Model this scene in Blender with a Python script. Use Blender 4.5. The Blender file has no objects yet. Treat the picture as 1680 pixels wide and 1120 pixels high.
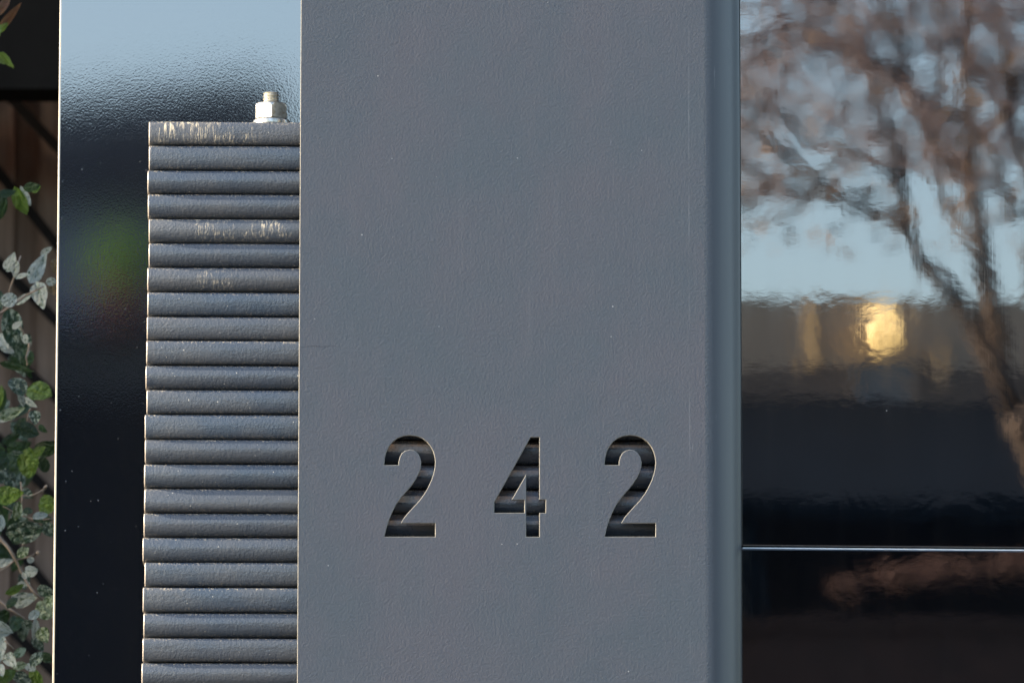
import bpy, bmesh, math, random
from mathutils import Vector, Matrix
R = math.radians
rnd = random.Random(7)
S = bpy.context.scene
COL = S.collection

# ------------------------------------------------------------------ camera
CAM = Vector((0.0, -5.80, 0.83)); YAW = R(1.5); PITCH = R(7.25); ROLL = R(0.05)
cd = bpy.data.cameras.new('camera'); cam = bpy.data.objects.new('camera', cd); COL.objects.link(cam)
cd.lens = 200; cd.sensor_width = 36; cd.clip_end = 2000; cd.clip_start = 0.05
M = Matrix.Rotation(-YAW, 4, 'Z') @ Matrix.Rotation(R(90) + PITCH, 4, 'X') @ Matrix.Rotation(ROLL, 4, 'Z')
cam.matrix_world = Matrix.Translation(CAM) @ M
S.camera = cam
cd.dof.use_dof = True; cd.dof.focus_distance = 5.87; cd.dof.aperture_fstop = 10.5
FPX = 200 / 36 * 1680

def at(px, py, Y):
    """point of the vertical plane y = Y seen at photo pixel px, py"""
    d = M.to_3x3() @ Vector(((px - 840) / FPX, -(py - 560) / FPX, -1))
    return CAM + d * ((Y - CAM.y) / d.y)

# ------------------------------------------------------------------ light
SUN_EL = R(21); SUN_A = R(1.6)          # sun low on the left, a touch in front of the plate
sunv = Vector((-math.cos(SUN_EL) * math.cos(SUN_A), -math.cos(SUN_EL) * math.sin(SUN_A), math.sin(SUN_EL)))
w = bpy.data.worlds.new('World'); S.world = w; w.use_nodes = True
nt = w.node_tree; nt.nodes.clear()
sky = nt.nodes.new('ShaderNodeTexSky'); sky.sky_type = 'NISHITA'; sky.sun_disc = False
sky.sun_elevation = SUN_EL; sky.sun_rotation = math.atan2(sunv.x, sunv.y)
sky.air_density = 1.0; sky.dust_density = 2.0; sky.ozone_density = 1.0
bg = nt.nodes.new('ShaderNodeBackground'); bg.inputs[1].default_value = 0.15
wo = nt.nodes.new('ShaderNodeOutputWorld')
nt.links.new(sky.outputs[0], bg.inputs[0]); nt.links.new(bg.outputs[0], wo.inputs[0])
sd = bpy.data.lights.new('sun', 'SUN'); sd.energy = 4.0; sd.angle = R(0.53); sd.color = (1.0, 0.86, 0.68)
so = bpy.data.objects.new('sun', sd); COL.objects.link(so)
so.rotation_euler = (-sunv).to_track_quat('-Z', 'Y').to_euler()
vs = S.view_settings
vs.view_transform = 'Standard'; vs.look = 'None'; vs.gamma = 1; vs.exposure = 2.05
try: vs.use_curve_mapping = False
except Exception: pass
S.cycles.use_denoising = True
S.cycles.max_bounces = 8; S.cycles.glossy_bounces = 5
S.cycles.sample_clamp_indirect = 6

# ------------------------------------------------------------------ materials
def mat(name, col, rough=0.5, ior=1.5, metal=0.0, **kw):
    m = bpy.data.materials.new(name); m.use_nodes = True
    b = m.node_tree.nodes['Principled BSDF']
    b.inputs['Base Color'].default_value = (*col, 1); b.inputs['Roughness'].default_value = rough
    b.inputs['IOR'].default_value = ior; b.inputs['Metallic'].default_value = metal
    for k, v in kw.items(): b.inputs[k.replace('_', ' ')].default_value = v
    return m, m.node_tree, b

class G:
    """tiny node helper"""
    def __init__(s, nt, b): s.nt = nt; s.b = b; s.tc = nt.nodes.new('ShaderNodeTexCoord')
    def lk(s, a, b): s.nt.links.new(a, b)
    def map(s, scale=(1, 1, 1), loc=(0, 0, 0), rot=(0, 0, 0), co='Object'):
        n = s.nt.nodes.new('ShaderNodeMapping'); n.inputs['Scale'].default_value = scale
        n.inputs['Location'].default_value = loc; n.inputs['Rotation'].default_value = rot
        s.lk(s.tc.outputs[co], n.inputs[0]); return n.outputs[0]
    def noise(s, vec, scale, detail=2, rough=0.5, dist=0):
        n = s.nt.nodes.new('ShaderNodeTexNoise'); n.inputs['Scale'].default_value = scale
        n.inputs['Detail'].default_value = detail; n.inputs['Roughness'].default_value = rough
        n.inputs['Distortion'].default_value = dist
        s.lk(vec, n.inputs['Vector']); return n.outputs[0]
    def vor(s, vec, scale, feature='F1', rand=1.0):
        n = s.nt.nodes.new('ShaderNodeTexVoronoi'); n.inputs['Scale'].default_value = scale
        n.feature = feature; n.inputs['Randomness'].default_value = rand
        s.lk(vec, n.inputs['Vector']); return n
    def ramp(s, f, a, b, ca=0.0, cb=1.0):
        n = s.nt.nodes.new('ShaderNodeMapRange'); n.clamp = True
        n.inputs[1].default_value = a; n.inputs[2].default_value = b
        n.inputs[3].default_value = ca; n.inputs[4].default_value = cb
        s.lk(f, n.inputs[0]); return n.outputs[0]
    def math(s, op, a, b=None):
        n = s.nt.nodes.new('ShaderNodeMath'); n.operation = op
        for i, v in enumerate((a, b)):
            if v is None: continue
            if isinstance(v, (int, float)): n.inputs[i].default_value = v
            else: s.lk(v, n.inputs[i])
        return n.outputs[0]
    def mix(s, f, a, b):
        n = s.nt.nodes.new('ShaderNodeMix'); n.data_type = 'RGBA'
        if isinstance(f, (int, float)): n.inputs[0].default_value = f
        else: s.lk(f, n.inputs[0])
        for i, v in ((6, a), (7, b)):
            if isinstance(v, tuple): n.inputs[i].default_value = (*v, 1)
            else: s.lk(v, n.inputs[i])
        return n.outputs[2]
    def bump(s, h, dist, strength=1.0, prev=None):
        n = s.nt.nodes.new('ShaderNodeBump'); n.inputs['Distance'].default_value = dist
        n.inputs['Strength'].default_value = strength
        s.lk(h, n.inputs['Height'])
        if prev is not None: s.lk(prev, n.inputs['Normal'])
        return n.outputs[0]
    def sep(s, co='Object'):
        n = s.nt.nodes.new('ShaderNodeSeparateXYZ'); s.lk(s.tc.outputs[co], n.inputs[0]); return n.outputs
    def info(s): return s.nt.nodes.new('ShaderNodeObjectInfo').outputs
    def set(s, sock, v): s.lk(v, s.b.inputs[sock])

def nospec(m):
    m.node_tree.nodes['Principled BSDF'].inputs['Specular IOR Level'].default_value = 0.1; return m

def variant(name, col, rough, var=0.25, scale=8, bump=None, **kw):
    """plain material with noise variation, used for ordinary things"""
    m, nt, b = mat(name, col, rough, **kw); g = G(nt, b)
    n = g.noise(g.map(), scale, 4, 0.6)
    lo = tuple(c * (1 - var) for c in col); hi = tuple(min(1, c * (1 + var)) for c in col)
    g.set('Base Color', g.mix(g.ramp(n, 0.3, 0.7), lo, hi))
    if bump: g.set('Normal', g.bump(g.noise(g.map(), bump[0], 3), bump[1]))
    return m

# powder-coated face plate: fine texture, faint blotches, dust specks
LINE_X = at(1131, 560, 0).x - (at(490.5, 560, 0).x + at(1161, 560, 0).x) / 2   # faint scribed line near the fold
HAIR_Z = at(520, 568, 0).z - 1.5; HAIR_X = (at(490.5, 560, 0).x - at(1161, 560, 0).x) / 2
def make_plate_mat():
    m, nt, b = mat('charcoal_powder_coat', (0.13, 0.14, 0.155), 0.42); g = G(nt, b)
    v = g.map()
    blot = g.noise(g.map((1, 1, 0.8)), 7, 5, 0.62)
    c = g.mix(g.ramp(blot, 0.38, 0.62), (0.072, 0.083, 0.093), (0.086, 0.085, 0.095))
    fine = g.noise(v, 300, 3, 0.6)
    c = g.mix(g.ramp(fine, 0.3, 0.75, 0.0, 0.22), c, (0.115, 0.122, 0.135))
    # runs of dirt down the plate
    st = g.noise(g.map((1, 1, 0.05)), 60, 3, 0.6)
    c = g.mix(g.ramp(st, 0.60, 0.78, 0, 0.05), c, (0.24, 0.24, 0.24))
    ln = g.ramp(g.math('ABSOLUTE', g.math('SUBTRACT', g.sep()[0], LINE_X)), 0.0004, 0.0009, 1.0, 0.0)
    ln = g.math('MULTIPLY', ln, g.ramp(g.noise(g.map((1, 1, 0.6)), 30, 3), 0.45, 0.65, 0, 0.22))
    c = g.mix(ln, c, (0.26, 0.26, 0.25))
    # scuffs: a few thin slanting scratches and one dark hairline at the left edge
    sm = g.ramp(g.noise(g.map((1, 1, 0.13), rot=(0, R(9), 0)), 240, 2, 0.5), 0.70, 0.735, 0, 0.35)
    sm = g.math('MULTIPLY', sm, g.ramp(g.noise(g.map(loc=(3, 1, 2)), 6, 2), 0.54, 0.66))
    c = g.mix(sm, c, (0.24, 0.25, 0.26))
    sz = g.math('ADD', g.sep()[2], g.math('MULTIPLY', g.noise(g.map(), 60, 2), 0.004))
    hl = g.ramp(g.math('ABSOLUTE', g.math('SUBTRACT', sz, HAIR_Z + 0.002)), 0.0003, 0.0009, 1.0, 0.0)
    hl = g.math('MULTIPLY', hl, g.ramp(g.sep()[0], HAIR_X + 0.03, HAIR_X + 0.045, 0.4, 0.0))
    c = g.mix(hl, c, (0.02, 0.022, 0.025))
    # dust specks
    vo = g.vor(v, 62)
    cs = nt.nodes.new('ShaderNodeSeparateColor'); g.lk(vo.outputs['Color'], cs.inputs[0])
    size = g.ramp(cs.outputs[0], 0.55, 1.0, 0.0, 0.055)
    spk = g.math('LESS_THAN', vo.outputs['Distance'], size)
    c = g.mix(g.math('MULTIPLY', spk, 0.5), c, (0.55, 0.55, 0.52))
    g.set('Base Color', c)
    g.set('Roughness', g.ramp(blot, 0.3, 0.7, 0.36, 0.50))
    n1 = g.bump(g.noise(v, 22, 3, 0.5), 0.00040)
    n2 = g.bump(g.noise(v, 380, 4, 0.65), 0.00056, prev=n1)
    n3 = g.bump(spk, 0.0003, prev=n2)
    g.set('Normal', n3)
    return m
M_PLATE = make_plate_mat()

def make_bend_mat():
    m, nt, b = mat('smooth_charcoal_coat', (0.085, 0.105, 0.128), 0.30); g = G(nt, b)
    st = g.noise(g.map((1, 1, 0.04)), 90, 3, 0.6)
    c = g.mix(g.ramp(st, 0.45, 0.8, 0, 0.35), (0.040, 0.045, 0.052), (0.064, 0.066, 0.070))
    sc = g.noise(g.map((1, 1, 0.12), rot=(0, R(14), 0)), 320, 2, 0.5)
    msk = g.ramp(g.noise(g.map(), 9, 2), 0.56, 0.7)
    c = g.mix(g.math('MULTIPLY', g.ramp(sc, 0.68, 0.72), g.math('MULTIPLY', msk, 0.5)), c, (0.3, 0.3, 0.3))
    edge = g.ramp(g.math('ADD', g.sep()[0], g.math('MULTIPLY', g.noise(g.map(), 300, 2), 0.004)), 0.001, 0.008)
    c = g.mix(edge, (0.070, 0.079, 0.089), c)
    g.set('Base Color', c)
    g.set('Roughness', g.ramp(edge, 0, 1, 0.42, 0.34))
    hgt = g.math('MULTIPLY', g.noise(g.map(), 380, 3, 0.62), g.ramp(edge, 0, 1, 1.0, 0.06))
    g.set('Normal', g.bump(hgt, 0.00062))
    return m
M_BEND = make_bend_mat()

def make_slat_mat(name, scratch=0.0, x0=0.0, x1=1.0, gloss=0.24, behind=True):
    m, nt, b = mat(name, (0.075, 0.085, 0.1), gloss); g = G(nt, b)
    v = g.map(); inf = g.info(); xyz = g.sep()
    # every slat samples another part of the noise
    add = nt.nodes.new('ShaderNodeVectorMath'); add.operation = 'ADD'
    sc = nt.nodes.new('ShaderNodeVectorMath'); sc.operation = 'SCALE'
    comb = nt.nodes.new('ShaderNodeCombineXYZ')
    for k in range(3): g.lk(inf['Random'], comb.inputs[k])
    g.lk(comb.outputs[0], sc.inputs[0]); sc.inputs['Scale'].default_value = 7
    g.lk(v, add.inputs[0]); g.lk(sc.outputs[0], add.inputs[1]); vv = add.outputs[0]
    blot = g.noise(vv, 16, 4, 0.6)
    c = g.mix(g.ramp(blot, 0.35, 0.65), (0.027, 0.041, 0.062), (0.040, 0.049, 0.062))
    c = g.mix(g.ramp(inf['Random'], 0, 1, 0.0, 0.35), c, (0.055, 0.055, 0.058))
    # pale worn grit, more on the upper arris (object z 0 = middle of the slat)
    grit = g.noise(vv, 520, 2, 0.6)
    up = g.ramp(xyz[2], 0.0088, 0.0120, 0.0, 0.62)
    dn = g.ramp(xyz[2], -0.0070, -0.0100, 0.0, 0.22)
    gm = g.math('MULTIPLY', g.ramp(grit, 0.53, 0.66), g.math('MAXIMUM', up, dn))
    c = g.mix(gm, c, (0.42, 0.36, 0.27))
    c = g.mix(g.ramp(xyz[0], 0.0014, 0.0010, 0.0, 0.55), c, (0.42, 0.36, 0.29))
    spk = g.noise(vv, 300, 1, 0.5)
    c = g.mix(g.ramp(spk, 0.775, 0.80, 0, 0.55), c, (0.45, 0.43, 0.38))
    # rusty dirt in the closed part behind the plate (object x 0 = left end)
    if behind:
        rz = g.ramp(xyz[2], -0.006, 0.011, 0.1, 1.0)
        rm = g.math('MULTIPLY', g.ramp(xyz[0], 0.156, 0.17), g.math('MULTIPLY', rz, g.ramp(g.noise(vv, 60, 4, 0.7), 0.38, 0.62, 0.05, 0.55)))
        c = g.mix(rm, c, (0.10, 0.055, 0.022))
    if scratch > 0:
        s1 = g.noise(g.map((1, 1, 0.10)), 520, 3, 0.65)
        s2 = g.noise(g.map((1, 1, 0.5)), 70, 3, 0.6)
        wx = g.math('MULTIPLY', g.ramp(xyz[0], x0, x0 + 0.004), g.ramp(xyz[0], x1, x1 - 0.02))
        wm = g.math('MULTIPLY', g.math('MULTIPLY', g.ramp(s1, 0.50, 0.62), g.ramp(s2, 0.44, 0.56)), wx)
        wm = g.math('MULTIPLY', wm, g.ramp(xyz[2], -0.010, 0.006, 0.25, 1.0))
        c = g.mix(g.math('MULTIPLY', wm, scratch), c, (0.50, 0.44, 0.32))
    g.set('Base Color', c)
    g.set('Roughness', g.ramp(blot, 0.3, 0.7, gloss - 0.05, gloss + 0.12))
    n0 = g.bump(g.noise(g.map((0.15, 1, 1)), 130, 2), 0.0004)
    n1 = g.bump(g.noise(vv, 200, 3, 0.6), 0.00034, prev=n0)
    n2 = g.bump(g.noise(vv, 400, 2, 0.6), 0.00024, prev=n1)
    g.set('Normal', n2)
    return m
M_SLAT = make_slat_mat('rolled_charcoal_steel')
M_SLAT_TOP = make_slat_mat('rolled_charcoal_steel_scratched', 0.95, 0.002, 0.118, 0.36)
M_SLAT_RUB = make_slat_mat('rolled_charcoal_steel_rubbed', 0.62, 0.046, 0.165, 0.38)
M_SLAT_RUB2 = make_slat_mat('rolled_charcoal_steel_chipped', 0.55, 0.050, 0.100, 0.31)

def make_black_grain():
    m, nt, b = mat('black_gloss_orange_peel', (0.010, 0.011, 0.014), 0.035, ior=3.0); g = G(nt, b)
    v = g.map()
    dust = g.noise(g.map((1, 1, 0.3)), 120, 4, 0.7)
    vo = g.vor(v, 150)
    cs = nt.nodes.new('ShaderNodeSeparateColor'); g.lk(vo.outputs['Color'], cs.inputs[0])
    size = g.ramp(cs.outputs[0], 0.6, 1.0, 0.0, 0.13)
    spk = g.math('LESS_THAN', vo.outputs['Distance'], size)
    c = g.mix(g.ramp(dust, 0.5, 0.9, 0, 0.25), (0.0045, 0.005, 0.007), (0.02, 0.02, 0.018))
    c = g.mix(g.math('MULTIPLY', spk, 0.3), c, (0.17, 0.17, 0.15))
    g.set('Base Color', c)
    n1 = g.bump(g.noise(v, 430, 2, 0.6), 0.0000105)
    n2 = g.bump(g.noise(v, 20, 3, 0.5), 0.000014, prev=n1)
    n3 = g.bump(spk, 0.00002, prev=n2)
    g.set('Normal', n3)
    return m
M_BLACK_L = make_black_grain()

def make_black_wavy(name, streak=1.0):
    m, nt, b = mat(name, (0.006, 0.007, 0.009), 0.03, ior=3.0); g = G(nt, b)
    v = g.map()
    film = g.noise(g.map((1, 1, 0.05)), 55, 4, 0.65)
    c = g.mix(g.ramp(film, 0.45, 0.8, 0, 0.5), (0.0012, 0.0022, 0.0038), (0.0045, 0.0055, 0.007))
    vo = g.vor(v, 46)
    cs = nt.nodes.new('ShaderNodeSeparateColor'); g.lk(vo.outputs['Color'], cs.inputs[0])
    size = g.ramp(cs.outputs[0], 0.86, 1.0, 0.0, 0.045)
    spk = g.math('LESS_THAN', vo.outputs['Distance'], size)
    c = g.mix(g.math('MULTIPLY', spk, 0.6), c, (0.4, 0.38, 0.33))
    g.set('Base Color', c)
    n1 = g.bump(g.noise(g.map((1, 1, 0.9)), 15, 3, 0.45, 0.4), 0.000052)
    n2 = g.bump(g.noise(g.map((1, 1, 0.022)), 420, 3, 0.6), 0.0000010 * streak, prev=n1)
    n3 = g.bump(g.noise(g.map((1, 1, 2.2)), 65, 3, 0.55), 0.0000042, prev=n2)
    g.set('Normal', n3)
    g.set('Roughness', g.ramp(film, 0.4, 0.8, 0.015, 0.035))
    return m
M_BLACK_R = make_black_wavy('black_gloss_wavy')

M_EDGE = variant('bare_cut_edge', (0.24, 0.21, 0.17), 0.5, 0.25, 120)
M_ARRIS = variant('thin_worn_paint_on_cut_edges', (0.17, 0.16, 0.135), 0.5, 0.3, 200)
M_GLINT = variant('pale_sky_glint', (0.60, 0.60, 0.58), 0.4, 0.15, 60)  # pale tone stands for sky caught on the sheet's top arris
M_RIMSHEEN = variant('pale_rim_sheen', (0.30, 0.33, 0.36), 0.3, 0.2, 120)  # sky reflection on the gate's left edge, put into the colour
M_ZINC, _nt, _b = mat('zinc_plated_steel', (0.72, 0.70, 0.64), 0.30, metal=0.9); _g = G(_nt, _b)
_g.set('Base Color', _g.mix(_g.ramp(_g.noise(_g.map(), 300, 3), 0.4, 0.7), (0.62, 0.60, 0.54), (0.40, 0.36, 0.28)))
_g.set('Normal', _g.bump(_g.noise(_g.map(), 500, 3), 0.0001))
M_BRASS = variant('zinc_thread_with_rust_tint', (0.64, 0.60, 0.50), 0.35, 0.3, 200, metal=0.8)
M_DARK = variant('dark_void_steel', (0.02, 0.02, 0.022), 0.6, 0.2, 40)

def make_wood(name, a, b_, rough=0.8):
    m, nt, b = mat(name, a, rough); g = G(nt, b); inf = g.info()
    n = g.noise(g.map((1, 1, 0.06)), 42, 4, 0.6)
    c = g.mix(g.ramp(n, 0.35, 0.65), a, b_)
    red = g.noise(g.map((1, 1, 0.35)), 11, 3, 0.5)
    c = g.mix(g.ramp(red, 0.56, 0.68, 0, 0.7), c, (0.20, 0.062, 0.028))
    c = g.mix(g.ramp(inf['Random'], 0, 1, 0.0, 0.45), c, (0.07, 0.045, 0.03))
    g.set('Base Color', c)
    g.set('Normal', g.bump(g.noise(g.map((1, 1, 0.08)), 120, 3), 0.002))
    return m
M_PALING = make_wood('weathered_brown_timber', (0.20, 0.130, 0.088), (0.37, 0.25, 0.175))
M_DKBROWN = variant('near_black_brown', (0.012, 0.009, 0.007), 0.8, 0.3, 20)
M_EAVE = variant('dark_brown_paint', (0.006, 0.005, 0.0038), 0.9, 0.2, 12)

def make_leaf(name, base, pale, amount, scale=160, rough=0.36, trans=0.25):
    m, nt, b = mat(name, base, rough); g = G(nt, b); inf = g.info()
    add = nt.nodes.new('ShaderNodeVectorMath'); add.operation = 'ADD'
    comb = nt.nodes.new('ShaderNodeCombineXYZ')
    for k in range(3): g.lk(g.math('MULTIPLY', inf['Random'], 9.0), comb.inputs[k])
    g.lk(g.map(), add.inputs[0]); g.lk(comb.outputs[0], add.inputs[1]); vv = add.outputs[0]
    n = g.noise(vv, 4.2, 4, 0.75)
    c = g.mix(g.ramp(n, 0.62 - amount * 0.3, 0.70 - amount * 0.3), base, pale)
    xyz = g.sep()
    rib = g.ramp(g.math('ABSOLUTE', xyz[0]), 0.0, 0.035, 0.6, 0.0)
    c = g.mix(rib, c, tuple(min(0.7, k * 1.9) for k in base))
    dark = g.mix(g.ramp(inf['Random'], 0, 1, 0.0, 0.4), c, tuple(k * 0.4 for k in base))
    g.set('Base Color', dark)
    g.set('Normal', g.bump(g.noise(vv, 5, 3), 0.08, 0.6))
    tr = nt.nodes.new('ShaderNodeBsdfTranslucent'); g.lk(dark, tr.inputs[0])
    mx = nt.nodes.new('ShaderNodeMixShader'); mx.inputs[0].default_value = trans
    out = [n_ for n_ in nt.nodes if n_.type == 'OUTPUT_MATERIAL'][0]
    g.lk(b.outputs[0], mx.inputs[1]); g.lk(tr.outputs[0], mx.inputs[2]); g.lk(mx.outputs[0], out.inputs[0])
    return m
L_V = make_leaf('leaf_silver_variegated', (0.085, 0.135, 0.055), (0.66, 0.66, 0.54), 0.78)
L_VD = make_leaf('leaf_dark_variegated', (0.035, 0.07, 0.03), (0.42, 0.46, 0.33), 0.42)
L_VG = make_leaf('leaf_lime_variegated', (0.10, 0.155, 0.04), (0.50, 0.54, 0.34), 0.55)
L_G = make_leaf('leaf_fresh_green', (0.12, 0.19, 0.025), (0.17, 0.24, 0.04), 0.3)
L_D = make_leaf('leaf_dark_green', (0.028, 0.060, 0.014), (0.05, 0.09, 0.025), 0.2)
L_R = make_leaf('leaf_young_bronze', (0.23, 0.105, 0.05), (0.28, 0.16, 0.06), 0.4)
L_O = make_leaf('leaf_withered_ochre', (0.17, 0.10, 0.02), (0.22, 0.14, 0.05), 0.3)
M_STEM = variant('pale_brown_twig', (0.26, 0.19, 0.13), 0.7, 0.3, 60)
nospec(M_EAVE); nospec(M_DKBROWN); nospec(M_PALING)
M_TWIG = variant('greyish_purple_twig', (0.13, 0.09, 0.085), 0.85, 0.3, 3)
M_BARK = variant('brown_bark', (0.062, 0.040, 0.027), 0.85, 0.4, 14, bump=(30, 0.02))
M_ASPHALT = variant('asphalt', (0.05, 0.05, 0.052), 0.9, 0.3, 30, bump=(120, 0.004))
M_CONC = variant('pale_concrete', (0.30, 0.29, 0.27), 0.85, 0.15, 5, bump=(90, 0.002))
M_PAVE = variant('dark_basalt_paving', (0.055, 0.05, 0.046), 0.85, 0.25, 6, bump=(90, 0.002))
M_GRASS = variant('grass', (0.05, 0.085, 0.025), 0.9, 0.5, 22, bump=(60, 0.02))
M_SOIL = variant('soil', (0.055, 0.04, 0.028), 0.95, 0.4, 9, bump=(60, 0.01))
M_WALLH = variant('taupe_render', (0.33, 0.265, 0.21), 0.85, 0.12, 1.5)
M_FASC = nospec(variant('navy_fascia', (0.030, 0.034, 0.050), 0.8, 0.15, 2))
M_BAND = variant('dark_brown_band', (0.105, 0.082, 0.070), 0.8, 0.35, 3)
M_WALLD = variant('slate_blue_cladding', (0.13, 0.165, 0.25), 0.75, 0.15, 2)
M_ROOF = variant('charcoal_metal_roof', (0.004, 0.007, 0.0115), 0.9, 0.2, 2)
nospec(M_ROOF); M_BRICKD = nospec(variant('dark_brown_brick', (0.010, 0.008, 0.008), 0.9, 0.3, 9))
M_BRICK = variant('red_brown_brick', (0.030, 0.014, 0.010), 0.9, 0.35, 9)
M_GLASS = variant('window_glass', (0.03, 0.04, 0.05), 0.05, 0.1, 2)
M_SHEEN = variant('pale_blue_sheen_glass', (0.12, 0.13, 0.15), 0.4, 0.3, 3)  # bluish reflection of the pane put into its base colour
M_WHITE = variant('white_trim', (0.7, 0.7, 0.68), 0.5, 0.08, 3)
M_TERRA = variant('terracotta', (0.15, 0.030, 0.025), 0.8, 0.2, 8)
M_SHRUB = variant('shrub_green', (0.15, 0.32, 0.03), 0.7, 0.5, 14)
M_HEDGE = variant('hedge_green', (0.025, 0.045, 0.015), 0.8, 0.5, 14)
M_LIT, _nt, _b = mat('amber_glow', (0.4, 0.3, 0.15), 0.4); _g = G(_nt, _b)
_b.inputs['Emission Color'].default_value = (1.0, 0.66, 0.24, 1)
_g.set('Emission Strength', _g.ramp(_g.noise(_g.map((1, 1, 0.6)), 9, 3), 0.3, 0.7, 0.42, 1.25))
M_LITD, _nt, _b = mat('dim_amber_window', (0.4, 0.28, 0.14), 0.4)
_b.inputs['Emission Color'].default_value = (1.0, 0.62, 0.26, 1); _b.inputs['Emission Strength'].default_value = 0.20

# ------------------------------------------------------------------ object helpers
def tag(o, label=None, cat=None, group=None, kind=None):
    if label: o['label'] = label
    if cat: o['category'] = cat
    if group: o['group'] = group
    if kind: o['kind'] = kind
    return o

def empty(name, loc, label=None, cat=None, group=None):
    o = bpy.data.objects.new(name, None); COL.objects.link(o); o.location = loc; o.empty_display_size = 0.1
    return tag(o, label, cat, group)

def link_mesh(name, me, m, parent=None, loc=(0, 0, 0), smooth=False):
    """me is in world coordinates minus loc (world position of the origin)"""
    o = bpy.data.objects.new(name, me); COL.objects.link(o)
    if m is not None:
        for mm in (m if isinstance(m, (list, tuple)) else [m]): me.materials.append(mm)
    if parent is not None:
        o.parent = parent; o.location = Vector(loc) - world_loc(parent)
    else: o.location = loc
    if smooth:
        for p in me.polygons: p.use_smooth = True
    return o

def world_loc(o):
    v = Vector((0, 0, 0))
    while o is not None: v = v + o.location; o = o.parent
    return v

def box_bm(bm, a, b):
    (x0, y0, z0), (x1, y1, z1) = a, b
    vs_ = [bm.verts.new(p) for p in ((x0, y0, z0), (x1, y0, z0), (x1, y1, z0), (x0, y1, z0), (x0, y0, z1), (x1, y0, z1), (x1, y1, z1), (x0, y1, z1))]
    for f in ((0, 3, 2, 1), (4, 5, 6, 7), (0, 1, 5, 4), (1, 2, 6, 5), (2, 3, 7, 6), (3, 0, 4, 7)):
        bm.faces.new([vs_[i] for i in f])

def box(name, a, b, m, parent=None, bevel=0.0, seg=2, smooth=False):
    a = Vector(a); b = Vector(b); c = Vector(((a.x + b.x) / 2, (a.y + b.y) / 2, min(a.z, b.z)))
    bm = bmesh.new(); box_bm(bm, a - c, b - c)
    bmesh.ops.recalc_face_normals(bm, faces=bm.faces)
    if bevel: bmesh.ops.bevel(bm, geom=bm.edges[:], offset=bevel, segments=seg, profile=0.5, affect='EDGES')
    me = bpy.data.meshes.new(name); bm.to_mesh(me); bm.free()
    return link_mesh(name, me, m, parent, c, smooth)

def tube_bm(bm, pts, radii, n=6):
    rings = []
    for i, p in enumerate(pts):
        d = (pts[min(i + 1, len(pts) - 1)] - pts[max(i - 1, 0)]).normalized()
        u = d.cross(Vector((0, 0, 1)) if abs(d.z) < 0.9 else Vector((1, 0, 0))).normalized(); v = d.cross(u)
        r = radii[i]
        rings.append([bm.verts.new(p + (u * math.cos(2 * math.pi * k / n) + v * math.sin(2 * math.pi * k / n)) * r) for k in range(n)])
    for a, b in zip(rings, rings[1:]):
        for k in range(n): bm.faces.new((a[k], a[(k + 1) % n], b[(k + 1) % n], b[k]))
    bm.faces.new(rings[0][::-1]); bm.faces.new(rings[-1])

def mesh_obj(name, bm, m, parent=None, loc=(0, 0, 0), smooth=False):
    me = bpy.data.meshes.new(name); bm.to_mesh(me); bm.free()
    return link_mesh(name, me, m, parent, loc, smooth)

# ------------------------------------------------------------------ the setting
def sheet(name, x0, x1, y0, y1, z, m):
    bm = bmesh.new(); bm.faces.new([bm.verts.new(p) for p in ((x0, y0, z), (x1, y0, z), (x1, y1, z), (x0, y1, z))])
    return tag(mesh_obj(name, bm, m), kind='structure')
sheet('ground', -400, 400, -400, 400, -0.012, M_GRASS)
tag(box('pavement', (-60, -7.4, -0.01), (60, -0.12, 0.0), M_PAVE), kind='structure')
tag(box('kerb', (-60, -7.6, -0.12), (60, -7.405, 0.004), M_CONC, bevel=0.01), kind='structure')
sheet('road', -60, 60, -15.5, -7.6, -0.008, M_ASPHALT)
tag(box('opposite_kerb', (-60, -15.7, -0.12), (60, -15.5, 0.004), M_CONC, bevel=0.01), kind='structure')
sheet('garden_bed', -3, 3, -0.1, 4.2, -0.004, M_SOIL)

# ------------------------------------------------------------------ the pier: face plate with cut numerals
YP = 0.0; TH = 0.006                     # front of the plate, its thickness
YS = 0.0175                              # front of the slats
pL = at(490.5, 560, YP).x; pR = at(1161, 560, YP).x; pT = 2.6; pB = 0.02
pier = empty('gate_pier', ((pL + pR) / 2, 0.05, 0.0), 'charcoal steel gate pier with house number 242 cut through its face', 'gate pier')

def two(dx):
    s = 747 / 140
    P = [(165, 1012), (607, 1012), (607, 897), (305, 897), (330, 853), (362, 812), (415, 754), (470, 695), (512, 638), (545, 580), (573, 520), (592, 463),
         (603, 410), (607, 365), (603, 322), (590, 270), (567, 225), (535, 185), (495, 154), (442, 134), (385, 128), (330, 134), (278, 153), (236, 184), (204, 225),
         (181, 275), (168, 328), (163, 385), (285, 385), (287, 355), (297, 315), (315, 283), (345, 260), (385, 250), (425, 258), (456, 283), (476, 318), (486, 360), (484, 405),
         (470, 450), (446, 500), (410, 556), (366, 608), (315, 666), (270, 728), (235, 795), (205, 865), (183, 935)]
    return [(600 + x / s + dx, 690 + y / s) for x, y in P]
FOUR = [(870.7, 717.2), (884.6, 717.2), (884.6, 819.4), (895.0, 819.4), (895.0, 840.6), (884.6, 840.6), (884.6, 879.8), (863.2, 879.8), (863.2, 777.5),
        (839.0, 819.6), (860.2, 819.6), (860.2, 840.6), (811.0, 840.6), (811.0, 823.6)]
cu = bpy.data.curves.new('face_plate', 'CURVE'); cu.dimensions = '2D'; cu.fill_mode = 'BOTH'
def spl(pts):
    s = cu.splines.new('POLY'); s.points.add(len(pts) - 1)
    for p, q in zip(s.points, pts): p.co = (q[0], q[1], 0, 1)
    s.use_cyclic_u = True
PO = Vector(((pL + pR) / 2, YP, 1.5))
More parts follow.
